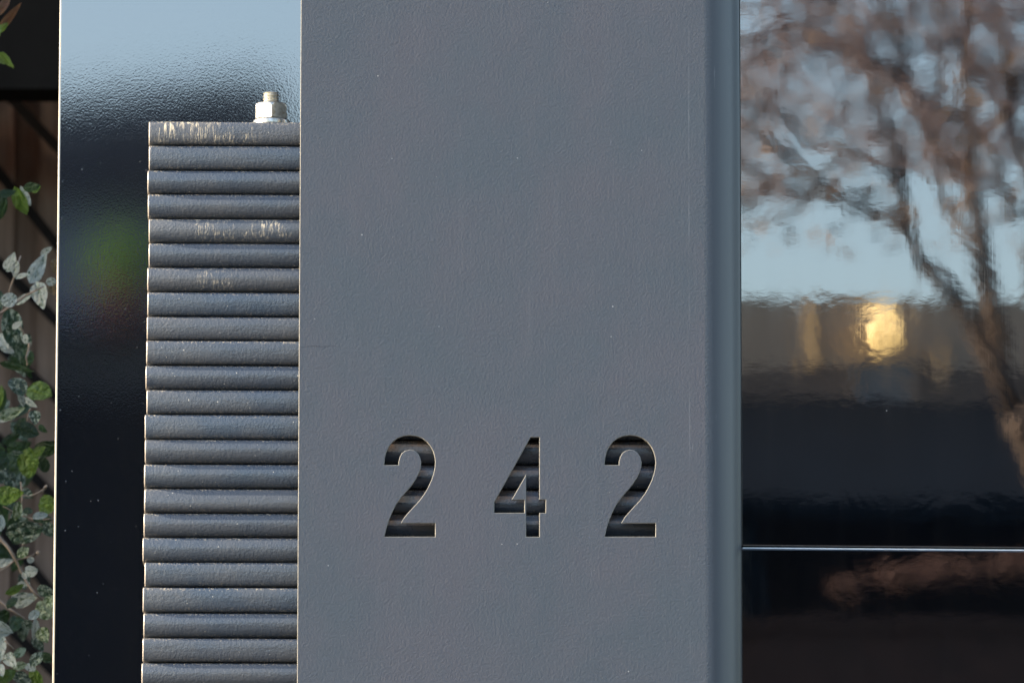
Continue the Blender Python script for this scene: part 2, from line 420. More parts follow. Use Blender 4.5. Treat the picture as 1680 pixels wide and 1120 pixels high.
spl([(pL - PO.x, pB - PO.z), (pR - PO.x, pB - PO.z), (pR - PO.x, pT - PO.z), (pL - PO.x, pT - PO.z)])
for poly in (two(0), FOUR, two(361.5)):
    q = [at(x, y, YP) for x, y in poly]
    spl([(v.x - PO.x, v.z - PO.z) for v in q])
cu.extrude = TH / 2 - 0.0007; cu.bevel_depth = 0.0007; cu.bevel_resolution = 1; cu.offset = -0.0007
tmp = bpy.data.objects.new('tmp', cu); COL.objects.link(tmp)
bpy.context.view_layer.update()
me = bpy.data.meshes.new_from_object(tmp.evaluated_get(bpy.context.evaluated_depsgraph_get()))
bpy.data.objects.remove(tmp)
me.transform(Matrix.Translation((0, TH / 2, 0)) @ Matrix.Rotation(R(90), 4, 'X'))
me.materials.clear()
for p in me.polygons: p.use_smooth = False
EDGE_FACES = [p.index for p in me.polygons if abs(p.normal.y) < 0.97]
plate = link_mesh('face_plate', me, [M_PLATE, M_ARRIS], pier, PO)
for i in EDGE_FACES: me.polygons[i].material_index = 1
plate['label'] = 'flat charcoal face plate with the cut-out numerals 2 4 2'

# folded right edge of the plate: smooth quarter round going back
rB = 0.036; bm = bmesh.new(); prof = []
prof.append((-0.003, -0.00012)); prof.append((0.0, -0.00012))
for k in range(17):
    a = R(90) * k / 16
    if k: prof.append((0.0003 + rB * math.sin(a), rB - 0.00012 - rB * math.cos(a)))
prof.append((0.0003 + rB, 0.14))
inner = [(0.0003, 0.006)] + [(0.0003 + (rB - 0.006) * math.sin(R(90) * k / 16), rB - (rB - 0.006) * math.cos(R(90) * k / 16)) for k in range(17)] + [(0.0003 + rB - 0.006, 0.14)]
for ring in (prof + inner[::-1],):
    lo = [bm.verts.new((x, y, pB)) for x, y in ring]; hi = [bm.verts.new((x, y, pT)) for x, y in ring]
    n = len(ring)
    for i in range(n): bm.faces.new((lo[i], lo[(i + 1) % n], hi[(i + 1) % n], hi[i]))
    for i in range(len(prof) - 1):
        a, b = i, n - 1 - i
        bm.faces.new((hi[a], hi[a + 1], hi[b - 1], hi[b])); bm.faces.new((lo[a + 1], lo[a], lo[b], lo[b - 1]))
bmesh.ops.recalc_face_normals(bm, faces=bm.faces)
fe = mesh_obj('folded_edge', bm, M_BEND, pier, (pR, YP, 0.0), True)
fe['label'] = 'smooth blue-grey rounded edge strip of the pier'
fe.data.set_sharp_from_angle(angle=R(40))

# stacked slats
JY = [199, 238.5, 279, 318, 358.5, 398.5, 438.5, 479, 519, 558.5, 599, 639, 679.5, 720.5, 760.8, 800.8, 841, 881, 922, 963, 1005, 1046, 1086.5]
JX = [244, 244, 241.7, 242.3, 243.8, 243.6, 241.4, 241.5, 240.6, 239.8, 238.6, 240.2, 237.3, 237.4, 236.2, 236.4, 235.3, 233.7, 237, 234, 235, 233.6, 232]
Z = [at(365, y, YS).z for y in JY]
X = [at(x, y + 20, YS).x for x, y in zip(JX, JY)]
pitch_ = (Z[0] - Z[-1]) / (len(Z) - 1)
while Z[-1] - pitch_ > 0.0: Z.append(Z[-1] - pitch_ + rnd.uniform(-.0003, .0003))
while len(X) < len(Z) - 1: X.append(X[22] + rnd.uniform(-.0015, .0015))
SD = 0.044
def slat_mesh(h, length, kind):
    """convex rolled front; origin at the left end, middle height, front plane"""
    hh = h / 2
    if kind == 0:    # domed
        pr = [(-hh + 0.0006, 0.0130), (-hh + 0.0009, 0.0082), (-hh + 0.0024, 0.0050), (-hh + 0.0052, 0.0025), (-hh + 0.0088, 0.0009), (0.0006, 0.0), (0.0055, 0.0005), (hh - 0.0030, 0.0019), (hh - 0.0012, 0.0027), (hh - 0.0004, 0.0036), (hh, 0.0050)]
    elif kind == 1:  # flatter
        pr = [(-hh + 0.0005, 0.0110), (-hh + 0.0008, 0.0062), (-hh + 0.0018, 0.0036), (-hh + 0.0038, 0.0016), (-hh + 0.0080, 0.0005), (0.0, 0.0), (0.0060, 0.0003), (hh - 0.0028, 0.0008), (hh - 0.0012, 0.0014), (hh - 0.0004, 0.0023), (hh, 0.0038)]
    else:            # belly low
        pr = [(-hh + 0.0006, 0.0120), (-hh + 0.0009, 0.0066), (-hh + 0.0022, 0.0036), (-hh + 0.0042, 0.0012), (-hh + 0.0075, 0.0002), (-0.0010, 0.0), (0.0050, 0.0008), (hh - 0.0030, 0.0022), (hh - 0.0012, 0.0030), (hh - 0.0004, 0.0038), (hh, 0.0052)]
    bm = bmesh.new()
    ring = [(y, z) for z, y in pr] + [(SD, hh), (SD, -hh)]
    cols = []
    for x, ins in ((0.0, 0.0014), (0.0005, 0.0005), (0.0014, 0.0), (length, 0.0)):
        cols.append([bm.verts.new((x, min(y + ins, SD), z * (1 - ins * 20))) for y, z in ring])
    n = len(ring)
    for a, b in zip(cols, cols[1:]):
        for i in range(n): bm.faces.new((a[i], a[(i + 1) % n], b[(i + 1) % n], b[i]))
    bm.faces.new(cols[0]); bm.faces.new(cols[-1][::-1])
    bmesh.ops.recalc_face_normals(bm, faces=bm.faces)
    me = bpy.data.meshes.new('slat'); bm.to_mesh(me); bm.free()
    for p in me.polygons: p.use_smooth = True
    me.set_sharp_from_angle(angle=R(38))
    return me
xr = pR - 0.002
kinds = [1, 1, 0, 0, 0, 0, 0, 1, 1, 1, 0, 1, 1, 0, 0, 2, 0, 0, 1, 1, 0, 1, 0]
for i in range(len(Z) - 1):
    h = Z[i] - Z[i + 1] - 0.0004
    k = kinds[i] if i < 23 else rnd.choice((0, 1))
    me = slat_mesh(h, xr - X[i], k)
    mm = M_SLAT_TOP if i == 0 else M_SLAT_RUB if i == 4 else M_SLAT_RUB2 if i == 6 else M_SLAT
    o = link_mesh('slat', me, mm, pier, (X[i], YS + rnd.uniform(0, 0.0012), (Z[i] + Z[i + 1]) / 2))
    o.rotation_euler = (R(rnd.uniform(-1.6, 1.6)), R(rnd.uniform(-.07, .07)), 0)
    if i == 0: o['label'] = 'topmost slat with pale vertical scratches through the paint'
    if i == 4: o['label'] = 'fifth slat from the top, its middle rubbed pale'
    if i == 6: o['label'] = 'seventh slat from the top with small chips'

# nut, washer and threaded rod on top of the stack
zt = Z[0]; nc = at(444.6, 190, YS + 0.024); nx, ny = nc.x, nc.y; PXM = 0.000622
def lathe_bm(profile, n=40):
    bm = bmesh.new(); rings = []
    for r, z in profile: rings.append([bm.verts.new((r * math.cos(2 * math.pi * k / n), r * math.sin(2 * math.pi * k / n), z)) for k in range(n)])
    for a, b in zip(rings, rings[1:]):
        for k in range(n): bm.faces.new((a[k], a[(k + 1) % n], b[(k + 1) % n], b[k]))
    bm.faces.new(rings[0][::-1]); bm.faces.new(rings[-1]); bmesh.ops.recalc_face_normals(bm, faces=bm.faces)
    return bm
wr = 30 * PXM
mesh_obj('washer', lathe_bm([(wr, 0.0), (wr + 0.0004, 0.0036), (wr - 0.0003, 0.0046), (wr - 0.0026, 0.0058), (0.012, 0.0060)]), M_ZINC, pier, (nx + 0.0006, ny, zt + 0.0002), True).data.set_sharp_from_angle(angle=R(50))
# hexagon nut with a rounded chamfer on its crown
bm = bmesh.new(); RH = 51 * PXM / math.sqrt(3); H = 26.5 * PXM; seg = 72; rings = []
for zf, cl in ((0, 10), (0.02, 10), (0.72, 10), (0.80, RH * 0.985), (0.87, RH * 0.955), (0.94, RH * 0.90), (1.0, RH * 0.82)):
    ring = []
    for k in range(seg):
        a = 2 * math.pi * k / seg
        sect = ((a + math.pi / 6) % (math.pi / 3)) - math.pi / 6
        # corners at multiples of 60 deg
        s2 = (a % (math.pi / 3)) - math.pi / 6
        r = RH * math.cos(math.pi / 6) / math.cos(s2)
        r = min(r, cl)
        ring.append(bm.verts.new((r * math.cos(a), r * math.sin(a), H * zf)))
    rings.append(ring)
for a, b in zip(rings, rings[1:]):
    for k in range(seg): bm.faces.new((a[k], a[(k + 1) % seg], b[(k + 1) % seg], b[k]))
bm.faces.new(rings[0][::-1]); bm.faces.new(rings[-1]); bmesh.ops.recalc_face_normals(bm, faces=bm.faces)
nut = mesh_obj('nut', bm, M_ZINC, pier, (nx, ny, zt + 0.0062), True)
nut.data.set_sharp_from_angle(angle=R(25)); nut.rotation_euler = (0, 0, R(-90 + 3))
# threaded rod: real helix ridges
bm = bmesh.new(); r0 = 14.2 * PXM; zs0 = zt + 0.01; zs1 = zt + 0.0062 + H + 18.5 * PXM; pitch = 0.0031; nseg = 32; steps = int((zs1 - zs0) / pitch * 8); rings = []
for s in range(steps + 1):
    z = (zs1 - zs0) * s / steps; ring = []
    for k in range(nseg):
        a = 2 * math.pi * k / nseg
        ph = (z / pitch - k / nseg) % 1.0
        r = r0 - 0.0018 * (1 - abs(2 * ph - 1)) ** 0.8
        if s >= steps - 2: r = min(r, r0 - 0.0006 * (s - steps + 3))
        ring.append(bm.verts.new((r * math.cos(a), r * math.sin(a), z)))
    rings.append(ring)
for a, b in zip(rings, rings[1:]):
    for k in range(nseg): bm.faces.new((a[k], a[(k + 1) % nseg], b[(k + 1) % nseg], b[k]))
bm.faces.new(rings[0][::-1]); bm.faces.new(rings[-1]); bmesh.ops.recalc_face_normals(bm, faces=bm.faces)
mesh_obj('threaded_rod', bm, M_BRASS, pier, (nx, ny, zs0), True).data.set_sharp_from_angle(angle=R(35))
# back of the pier
box('back_plate', (pR - 0.012, YS + SD + 0.004, 0.0), (pR + rB - 0.012, YS + SD + 0.010, pT - 0.01), M_DARK, pier)

# ------------------------------------------------------------------ left glossy panel
YL = 0.070; AL = R(0.3)         # the board is turned a little to the left
lx0 = at(91.8, 560, YL).x
lp = empty('cladding_board', (lx0 + 0.3, YL + 0.01, 0.0), 'narrow glossy black upright with fine orange-peel grain behind the stacked slats', 'cladding')
box('panel_face', (lx0 + 0.0012, YL, 0.02), (lx0 + 0.33, YL + 0.018, 2.6), M_BLACK_L, lp, 0.0008)
bm = bmesh.new(); ring = [(0.0, 0.0012), (0.0012, -0.0002), (0.0011, 0.019), (0.0, 0.019)]
lo = [bm.verts.new((x, y, 0.02)) for x, y in ring]; hi = [bm.verts.new((x, y, 2.6)) for x, y in ring]
for i in range(4): bm.faces.new((lo[i], lo[(i + 1) % 4], hi[(i + 1) % 4], hi[i]))
bm.faces.new(lo[::-1]); bm.faces.new(hi); bmesh.ops.recalc_face_normals(bm, faces=bm.faces)
mesh_obj('edge_trim', bm, M_EDGE, lp, (lx0, YL, 0.0))
lp_parts = [o for o in bpy.data.objects if o.parent == lp]
for o in lp_parts: o.location = o.location + lp.location - Vector((lx0, YL, 0))
lp.location = (lx0, YL, 0); lp.rotation_euler = (0, 0, -AL)

# ------------------------------------------------------------------ right glossy panels
YR = 0.045; AR = R(3.0)         # the gate stands a little ajar, its right side further back
rx0 = at(1215.5, 560, YR).x; zj = at(1440, 898.5, YR).z
rp = empty('black_gate', (rx0, YR, 0.0), 'mirror-glossy black gate of two sheets reflecting a bare tree, right of the number pier', 'gate')
def glossy(name, x0, x1, z0, z1, bev):
    # gridded so the sheet can sag a little between its fixings
    bm = bmesh.new(); box_bm(bm, (0, 0, 0), (x1 - x0, 0.02, z1 - z0))
    bmesh.ops.recalc_face_normals(bm, faces=bm.faces)
    bmesh.ops.bevel(bm, geom=bm.edges[:], offset=bev, segments=4, profile=0.5, affect='EDGES')
    o = mesh_obj(name, bm, M_BLACK_R, rp, (x0, YR, z0), True)
    for p in o.data.polygons:
        if p.area > 0.05: p.use_smooth = False
    o.data.set_sharp_from_angle(angle=R(5))
    return o
p1 = glossy('panel', rx0, rx0 + 1.6, zj + 0.0022, 2.6, 0.0008)
p1['label'] = 'upper glossy sheet reflecting sky, branches and an amber glow'
p2 = glossy('panel', rx0, rx0 + 1.6, 0.02, zj - 0.0017, 0.0004)
p2['label'] = 'lower glossy sheet under the pale joint line'
box('gate_frame', (rx0 + 0.004, YR + 0.021, 0.0), (rx0 + 1.596, YR + 0.05, 2.58), M_DARK, rp)
box('edge_trim', (rx0 - 0.0013, YR + 0.002, 0.02), (rx0 - 0.0002, YR + 0.019, 2.6), M_RIMSHEEN, rp, 0.0003)  # pale strip standing for the sky reflected along this edge
bm = bmesh.new(); ring = [(-0.0002, -0.0020), (0.0012, -0.0005), (0.012, -0.0005), (0.012, -0.0020)]
lo = [bm.verts.new((0.001, y, z)) for y, z in ring]; hi = [bm.verts.new((1.598, y, z)) for y, z in ring]
for i in range(4): bm.faces.new((lo[i], lo[(i + 1) % 4], hi[(i + 1) % 4], hi[i]))
bm.faces.new(lo[::-1]); bm.faces.new(hi); bmesh.ops.recalc_face_normals(bm, faces=bm.faces)
mesh_obj('joint_glint', bm, M_GLINT, rp, (rx0, YR, zj + 0.001))  # sky glint along the lower sheet's top, built as a pale wedge
rp.rotation_euler = (0, 0, AR)

# ------------------------------------------------------------------ left background: palings, dark diagonal bars, eave
YF = 2.7
fence = empty('paling_fence', (at(0, 560, YF).x, YF, 0), 'rough brown timber paling fence behind the vine, blurred', 'fence')
xa = -2.4; xb = 1.4; x = xa; pw = 0.042; i_ = 0
bmp = bmesh.new(); box_bm(bmp, (-pw / 2 - .002, 0, 0), (pw / 2 + .002, 0.016, 2.7))
bmesh.ops.recalc_face_normals(bmp, faces=bmp.faces)
pm = bpy.data.meshes.new('paling'); bmp.to_mesh(pm); bmp.free(); pm.materials.append(M_PALING)
while x < xb + 0.5:
    o = bpy.data.objects.new('paling', pm); COL.objects.link(o); o.parent = fence
    o.location = Vector((x, YF + (i_ % 2) * 0.019, 0)) - fence.location; o.rotation_euler = (0, 0, R(rnd.uniform(-1.5, 1.5))); i_ += 1
    x += pw
box('rail', (xa, YF + 0.05, 0.4), (xb + .5, YF + 0.09, 0.5), M_PALING, fence)
box('rail', (xa, YF + 0.05, 1.7), (xb + .5, YF + 0.09, 1.8), M_PALING, fence)
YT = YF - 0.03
dbars = empty('diagonal_bars', (at(0, 560, YT).x, YT, 0), 'dark diagonal bars crossing in front of the brown palings', 'diagonal_bars')
for k in range(-12, 22):  # near-black bars slanting across the palings
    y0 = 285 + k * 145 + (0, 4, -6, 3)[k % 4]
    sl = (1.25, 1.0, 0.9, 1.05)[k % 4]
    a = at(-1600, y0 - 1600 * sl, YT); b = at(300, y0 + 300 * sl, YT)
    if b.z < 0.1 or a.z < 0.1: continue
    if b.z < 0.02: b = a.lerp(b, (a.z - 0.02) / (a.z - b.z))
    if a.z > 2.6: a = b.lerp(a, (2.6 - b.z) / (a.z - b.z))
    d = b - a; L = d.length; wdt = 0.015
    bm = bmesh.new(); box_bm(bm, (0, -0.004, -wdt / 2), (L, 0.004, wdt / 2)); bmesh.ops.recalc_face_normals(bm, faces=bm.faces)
    o = mesh_obj('diagonal_bar', bm, M_DKBROWN, dbars, (a.x, YT, a.z)); o.rotation_euler = (0, -math.atan2(d.z, d.x), 0)
YE = 2.3
ze = at(50, 148, YE).z
ev = empty('eave_beam', (at(0, 148, YE).x, YE, ze), 'nearly black timber eave across the top of the fence, above the vine', 'beam')
box('beam', (xa, YE, ze + 0.009), (xb + 1.2, YE + 0.12, ze + 0.60), M_EAVE, ev)
box('drip_batten', (xa, YE - 0.012, ze), (xb + 1.2, YE + 0.10, ze + 0.0085), M_EAVE, ev)
# unseen wall, added to keep the low sun off the planting
gw = empty('sun_block_wall', (-2.6, 1.6, 0), 'unseen shading wall added along the left of the planting bed', 'wall')
box('wall_body', (-2.7, 0.16, 0), (-2.5, 4.0, 2.9), M_WALLH, gw); box('coping', (-2.74, 0.13, 2.902), (-2.46, 4.0, 2.96), M_CONC, gw, 0.01)

# ------------------------------------------------------------------ the vine
def leaf_mesh(kind):
    """unit leaf along +z, width along x, origin at its base"""
    bm = bmesh.new(); N = 8; rows = []
    for i in range(N + 1):
        t = i / N
        if kind == 0: w_ = math.sin(math.pi * t ** 0.85) ** 0.75 * 0.5
        elif kind == 1: w_ = math.sin(math.pi * t ** 0.62) ** 0.8 * 0.5
        else: w_ = math.sin(math.pi * t ** 0.9) ** 0.55 * 0.5
        if i in (0, N): w_ = 0.012
        bend = 0.22 * (t - 0.5) ** 2 * (1, -1.6, 0.8)[kind]
        rows.append([bm.verts.new((w_ * s, bend - 0.22 * abs(s) * w_ + (0.02 * math.sin(t * 17 + s) * abs(s)), t)) for s in (-1, -0.5, 0, 0.5, 1)])
    for a, b in zip(rows, rows[1:]):
        for k in range(4): bm.faces.new((a[k], a[k + 1], b[k + 1], b[k]))
    me = bpy.data.meshes.new('leaf'); bm.to_mesh(me); bm.free()
    for p in me.polygons: p.use_smooth = True
    return me
LM = {}
def lmesh(kind, m):
    if (kind, m.name) not in LM:
        me = leaf_mesh(kind); me.materials.append(m); LM[(kind, m.name)] = me
    return LM[(kind, m.name)]
YV = 0.62
vine = empty('climbing_vine', (at(30, 1120, YV).x, YV, 0.0), 'trailing vine with silver-variegated and fresh green leaves against the brown fence', 'vine')
def leaf(px, py, ln, wd, ang, m, kind=0, Y=None, tilt=None):
    """px,py = middle of the leaf in the photo, ang = direction of its tip (0 right, 90 up)"""
    Y = YV + rnd.uniform(-0.08, 0.10) if Y is None else Y
    c = at(px, py, Y); s = (Y - CAM.y) / FPX * 1.02
    o = bpy.data.objects.new('leaf', lmesh(kind, m)); COL.objects.link(o); o.parent = vine
    A = R(ang); d = Vector((math.cos(A), 0, math.sin(A)))
    pitch = R(rnd.uniform(-35, 35)) if tilt is None else R(tilt)
    L = ln * s / max(0.6, math.cos(pitch)); W = wd * s * 1.08
    roll = R(rnd.uniform(-28, 28))
    m4 = Matrix.Rotation(A - R(90), 4, 'Y').inverted() @ Matrix.Rotation(pitch, 4, 'X') @ Matrix.Rotation(roll, 4, 'Z')
    zax = m4.to_3x3() @ Vector((0, 0, 1))
    base = c - zax * L / 2
    o.matrix_local = Matrix.Translation(base - vine.location) @ m4 @ Matrix.Diagonal((W, L * 0.8, L, 1))
    return o
V, VD, VG, GG, DD, RR, OO = L_V, L_VD, L_VG, L_G, L_D, L_R, L_O
for a in [
    (17, 26, 56, 13, 50, RR, 1), (5, 10, 46, 15, 62, RR, 0), (3, 46, 26, 11, 35, GG, 0), (12, 99, 36, 13, -48, GG, 1), (1, 101, 18, 8, -35, GG, 0), (-8, 60, 50, 16, 70, GG, 0),
    (52, 307, 30, 15, 5, DD, 0), (58, 309, 18, 14, 20, GG, 0), (34, 330, 46, 23, -66, GG, 0), (2, 337, 50, 20, 80, DD, 0), (42, 322, 34, 13, -62, V, 0), (12, 318, 30, 14, 20, DD, 1),
    (61, 441, 60, 24, 64, V, 1), (76, 412, 24, 10, 36, V, 0), (67, 486, 48, 27, -75, V, 1), (19, 430, 34, 22, 68, V, 1), (26, 442, 28, 13, -100, V, 0), (37, 453, 24, 9, 18, V, 0),
    (15, 492, 28, 22, 25, V, 2), (40, 490, 34, 12, 33, V, 0), (84, 462, 18, 13, 8, V, 2), (90, 436, 26, 15, -90, OO, 2), (86, 478, 24, 18, -60, OO, 1), (12, 515, 24, 8, -70, VG, 0),
    (19, 537, 62, 34, -84, VD, 2), (-3, 495, 40, 20, 80, VD, 0), (42, 556, 17, 12, -80, V, 2), (28, 533, 20, 10, 35, V, 0), (4, 560, 34, 20, -60, V, 0), (12, 574, 26, 14, -20, V, 0),
    (28, 603, 58, 12, -14, DD, 1), (44, 608, 30, 10, -55, DD, 0), (29, 634, 36, 30, -62, VD, 2), (64, 643, 44, 34, -18, GG, 2), (50, 660, 28, 10, -38, V, 0), (20, 678, 46, 19, 24, VG, 1), (5, 685, 24, 16, -10, V, 0),
    (35, 655, 26, 12, -70, V, 0), (57, 686, 26, 18, -86, VD, 1), (0, 650, 40, 14, 85, GG, 0), (45, 706, 40, 24, -14, DD, 0), (70, 703, 20, 10, -40, DD, 0), (77, 734, 46, 26, 16, L_D, 0), (63, 742, 30, 16, 40, GG, 0),
    (47, 759, 50, 34, -90, GG, 2), (12, 785, 38, 24, -50, VD, 2), (72, 762, 26, 18, -70, DD, 2), (28, 742, 20, 8, 0, VD, 0), (5, 762, 30, 16, 50, DD, 0),
    (17, 812, 46, 30, 10, GG, 1), (28, 838, 32, 15, -102, VG, 0), (45, 810, 22, 17, -20, VD, 1), (78, 828, 32, 31, 0, GG, 2), (46, 838, 16, 12, 10, DD, 2), (66, 846, 26, 13, 15, V, 0),
    (40, 871, 62, 36, 8, VD, 2), (70, 851, 34, 14, 0, DD, 0), (79, 868, 28, 20, -60, VD, 0), (0, 858, 30, 16, 80, V, 0), (38, 905, 24, 16, 40, VG, 0), (50, 918, 11, 11, -90, V, 2), (5, 923, 34, 13, 20, V, 0),
    (51, 936, 22, 18, 10, V, 2), (40, 944, 12, 8, -70, V, 0), (38, 958, 24, 10, 8, V, 0), (24, 966, 34, 13, 28, GG, 0), (42, 980, 48, 25, 12, V, 1), (20, 988, 24, 14, 50, DD, 0),
    (74, 968, 28, 20, -10, VD, 0), (74, 1000, 36, 30, -40, VG, 2), (84, 985, 20, 24, 60, VG, 0), (45, 1024, 20, 17, -20, VD, 2), (57, 1032, 36, 12, -96, V, 0), (72, 1042, 28, 22, -62, VG, 1),
    (56, 1008, 22, 14, 40, V, 0), (4, 1028, 40, 13, -28, V, 0), (3, 1040, 30, 12, 15, V, 0), (2, 1066, 44, 18, -88, V, 1), (62, 1056, 30, 16, -50, VD, 0), (19, 1084, 30, 20, -50, V, 1), (32, 1070, 26, 14, 40, VG, 0),
    (33, 1092, 26, 14, 10, VG, 0), (50, 1094, 20, 15, -40, V, 2), (60, 1080, 30, 18, 50, VD, 0), (10, 1108, 36, 20, 30, GG, 0), (36, 1112, 34, 20, -20, VD, 0), (60, 1112, 36, 20, -60, GG, 0), (77, 1078, 24, 16, -30, DD, 0), (1, 1098, 24, 14, -70, V, 0),
]:
    leaf(*a)
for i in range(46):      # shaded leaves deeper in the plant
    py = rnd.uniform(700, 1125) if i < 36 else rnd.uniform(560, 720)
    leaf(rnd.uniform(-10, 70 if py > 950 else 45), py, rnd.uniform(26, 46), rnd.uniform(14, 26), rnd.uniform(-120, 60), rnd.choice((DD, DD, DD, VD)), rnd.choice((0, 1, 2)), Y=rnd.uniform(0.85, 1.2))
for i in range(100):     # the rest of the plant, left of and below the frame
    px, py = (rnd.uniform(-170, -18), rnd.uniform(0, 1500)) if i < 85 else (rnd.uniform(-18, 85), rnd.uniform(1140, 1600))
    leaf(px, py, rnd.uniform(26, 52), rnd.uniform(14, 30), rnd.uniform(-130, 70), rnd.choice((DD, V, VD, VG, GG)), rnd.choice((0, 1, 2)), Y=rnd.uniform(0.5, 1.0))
def stem(pts, r=1.6, r2=None, Y=YV):
    P = [at(x, y, Y + 0.006 * math.sin(i * 2.1)) for i, (x, y) in enumerate(pts)]
    s = (Y - CAM.y) / FPX; r2 = r if r2 is None else r2; o0 = P[0]
    bm = bmesh.new(); n = len(P) - 1
    tube_bm(bm, [p - o0 for p in P], [(r + (r2 - r) * i / n) * s for i in range(n + 1)])
    mesh_obj('stem', bm, M_STEM, vine, o0, True)
stem([(13, 487), (18, 470), (23, 455), (26, 442), (34, 420)], 2.2, 1.2)
stem([(-30, 535), (0, 515), (14, 505), (28, 495), (42, 485), (56, 478), (72, 470)], 2.6, 1.5)
stem([(14, 514), (24, 521), (32, 533), (39, 546), (43, 556)], 1.7, 1.4)
stem([(48, 563), (47, 575), (43, 586), (45, 596), (43, 604)], 2.4, 1.5)
stem([(36, 812), (50, 814), (62, 808), (72, 803)], 1.2, 1.2); stem([(69, 806), (73, 801), (76, 797)], 3.0, 2.6)
stem([(-25, 850), (0, 882), (14, 898), (25, 917), (34, 935), (44, 955), (56, 972), (70, 984)], 3.2, 2.0)
stem([(25, 918), (36, 916), (47, 913), (56, 909)], 1.7, 1.3); stem([(55, 910), (60, 907), (63, 906)], 2.0, 3.6)
stem([(25, 918), (12, 929), (0, 936), (-20, 945)], 1.6, 1.2)
stem([(-30, 962), (0, 985), (14, 997), (28, 1006), (40, 1014)], 2.5, 1.6)
stem([(34, 903), (38, 893), (46, 887), (57, 884)], 1.8, 3.0); stem([(8, 1050), (22, 1064)], 1.6)
stem([(38, 846), (46, 848), (54, 851)], 1.6); stem([(70, 852), (92, 850)], 1.3)
stem([(34, 790), (36, 815), (35, 835)], 1.3); stem([(5, 830), (20, 838), (26, 842)], 1.0)
stem([(50, 670), (47, 678), (45, 688)], 1.8)
for x_, ph in ((-62, 0.0), (-110, 1.4), (-150, 2.9)):
    stem([(x_ + 14 * math.sin(ph + q * 1.1), -60 + q * 210) for q in range(11)], 2.0, 4.5)
stem([(-60, -200), (-40, 135), (-30, 400), (-12, 700), (-22, 1000), (-14, 1400), (10, 2050)], 3.5, 6)

# ------------------------------------------------------------------ across the street (seen mirrored in the black sheets)
def mir(px, py, D, Yp):
    """where a thing stands that shows at px,py in the sheet at Yp, D = depth behind the mirror"""
    p = at(px, py, D)
    n, a = (Vector((-math.sin(AL), -math.cos(AL), 0)), Vector((lx0, YL, 0))) if Yp == YL else (Vector((math.sin(AR), -math.cos(AR), 0)), Vector((rx0, YR, 0)))
    return p - 2 * (p - a).dot(n) * n

def window(parent, x0, x1, z0, z1, y, pane_m, frame_m=M_WHITE, t=0.05):
    f = bmesh.new()
    for a, b in (((x0, z0), (x1, z0 + t)), ((x0, z1 - t), (x1, z1)), ((x0, z0 + t), (x0 + t, z1 - t)), ((x1 - t, z0 + t), (x1, z1 - t))):
        box_bm(f, (a[0], y - 0.02, a[1]), (b[0], y + 0.03, b[1]))
    o = mesh_obj('window', f, frame_m, parent)
    p = box('pane', (x0 + t, y - 0.012, z0 + t), (x1 - t, y - 0.002, z1 - t), pane_m, o)
    return o

# house mirrored in the right gate
D1 = 34.0
h1 = empty('house', (mir(1440, 560, D1, YR).x, -36.5, 0), 'taupe two-storey house with an amber glowing globe, mirrored in the right gate', 'house')
HY = mir(1440, 560, D1, YR).y           # facade plane
zr = mir(1440, 497, D1, YR).z; zv = mir(1440, 655, D1, YR).z
hx0 = mir(1040, 560, D1, YR).x; hx1 = hx0 + 9
box('wall', (hx0, HY - 7, zv - 0.3), (hx1, HY, zr - 0.02), M_WALLH, h1)
box('brown_band', (hx0, HY + 0.001, zv - 0.05), (hx1, HY + 0.025, mir(1440, 606, D1, YR).z), M_BAND, h1)  # darker band stepping the wall tone down towards the verandah
box('lower_wall', (hx0, HY - 7, 0), (hx1, HY, zv - 0.302), M_BRICKD, h1)
box('roof', (hx0 - 0.3, HY - 7.3, zr - 0.018), (hx1 + 0.3, HY + 0.02, zr + 0.02), M_WALLH, h1)
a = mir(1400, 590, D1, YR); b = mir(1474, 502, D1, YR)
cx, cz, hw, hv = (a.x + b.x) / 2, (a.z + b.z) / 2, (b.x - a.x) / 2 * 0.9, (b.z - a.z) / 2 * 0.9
gl = lathe_bm([(max(0.01, hw * math.sin(math.pi * i / 12)), -hv * math.cos(math.pi * i / 12)) for i in range(13)], 20)  # emissive globe with bracket, shaped to give the amber glow
glow = mesh_obj('glow_globe', gl, M_LIT, h1, (cx, HY + 0.06 + hw, cz), True); glow['label'] = 'amber glowing globe on the upper wall'
box('globe_bracket', (cx - 0.03, HY + 0.001, cz - 0.03), (cx + 0.03, HY + 0.07, cz + 0.03), M_ROOF, h1)
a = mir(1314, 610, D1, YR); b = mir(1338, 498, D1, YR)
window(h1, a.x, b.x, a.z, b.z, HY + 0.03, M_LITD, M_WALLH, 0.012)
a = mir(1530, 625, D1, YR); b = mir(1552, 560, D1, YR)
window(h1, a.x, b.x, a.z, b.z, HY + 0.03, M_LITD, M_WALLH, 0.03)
a = mir(1395, 665, D1, YR); b = mir(1500, 596, D1, YR)
window(h1, a.x, b.x, a.z, b.z, HY + 0.03, M_SHEEN, M_WALLH, 0.02)
window(h1, hx0 + 4.0, hx0 + 5.2, zv + 0.15, zr - 0.1, HY + 0.03, M_GLASS)
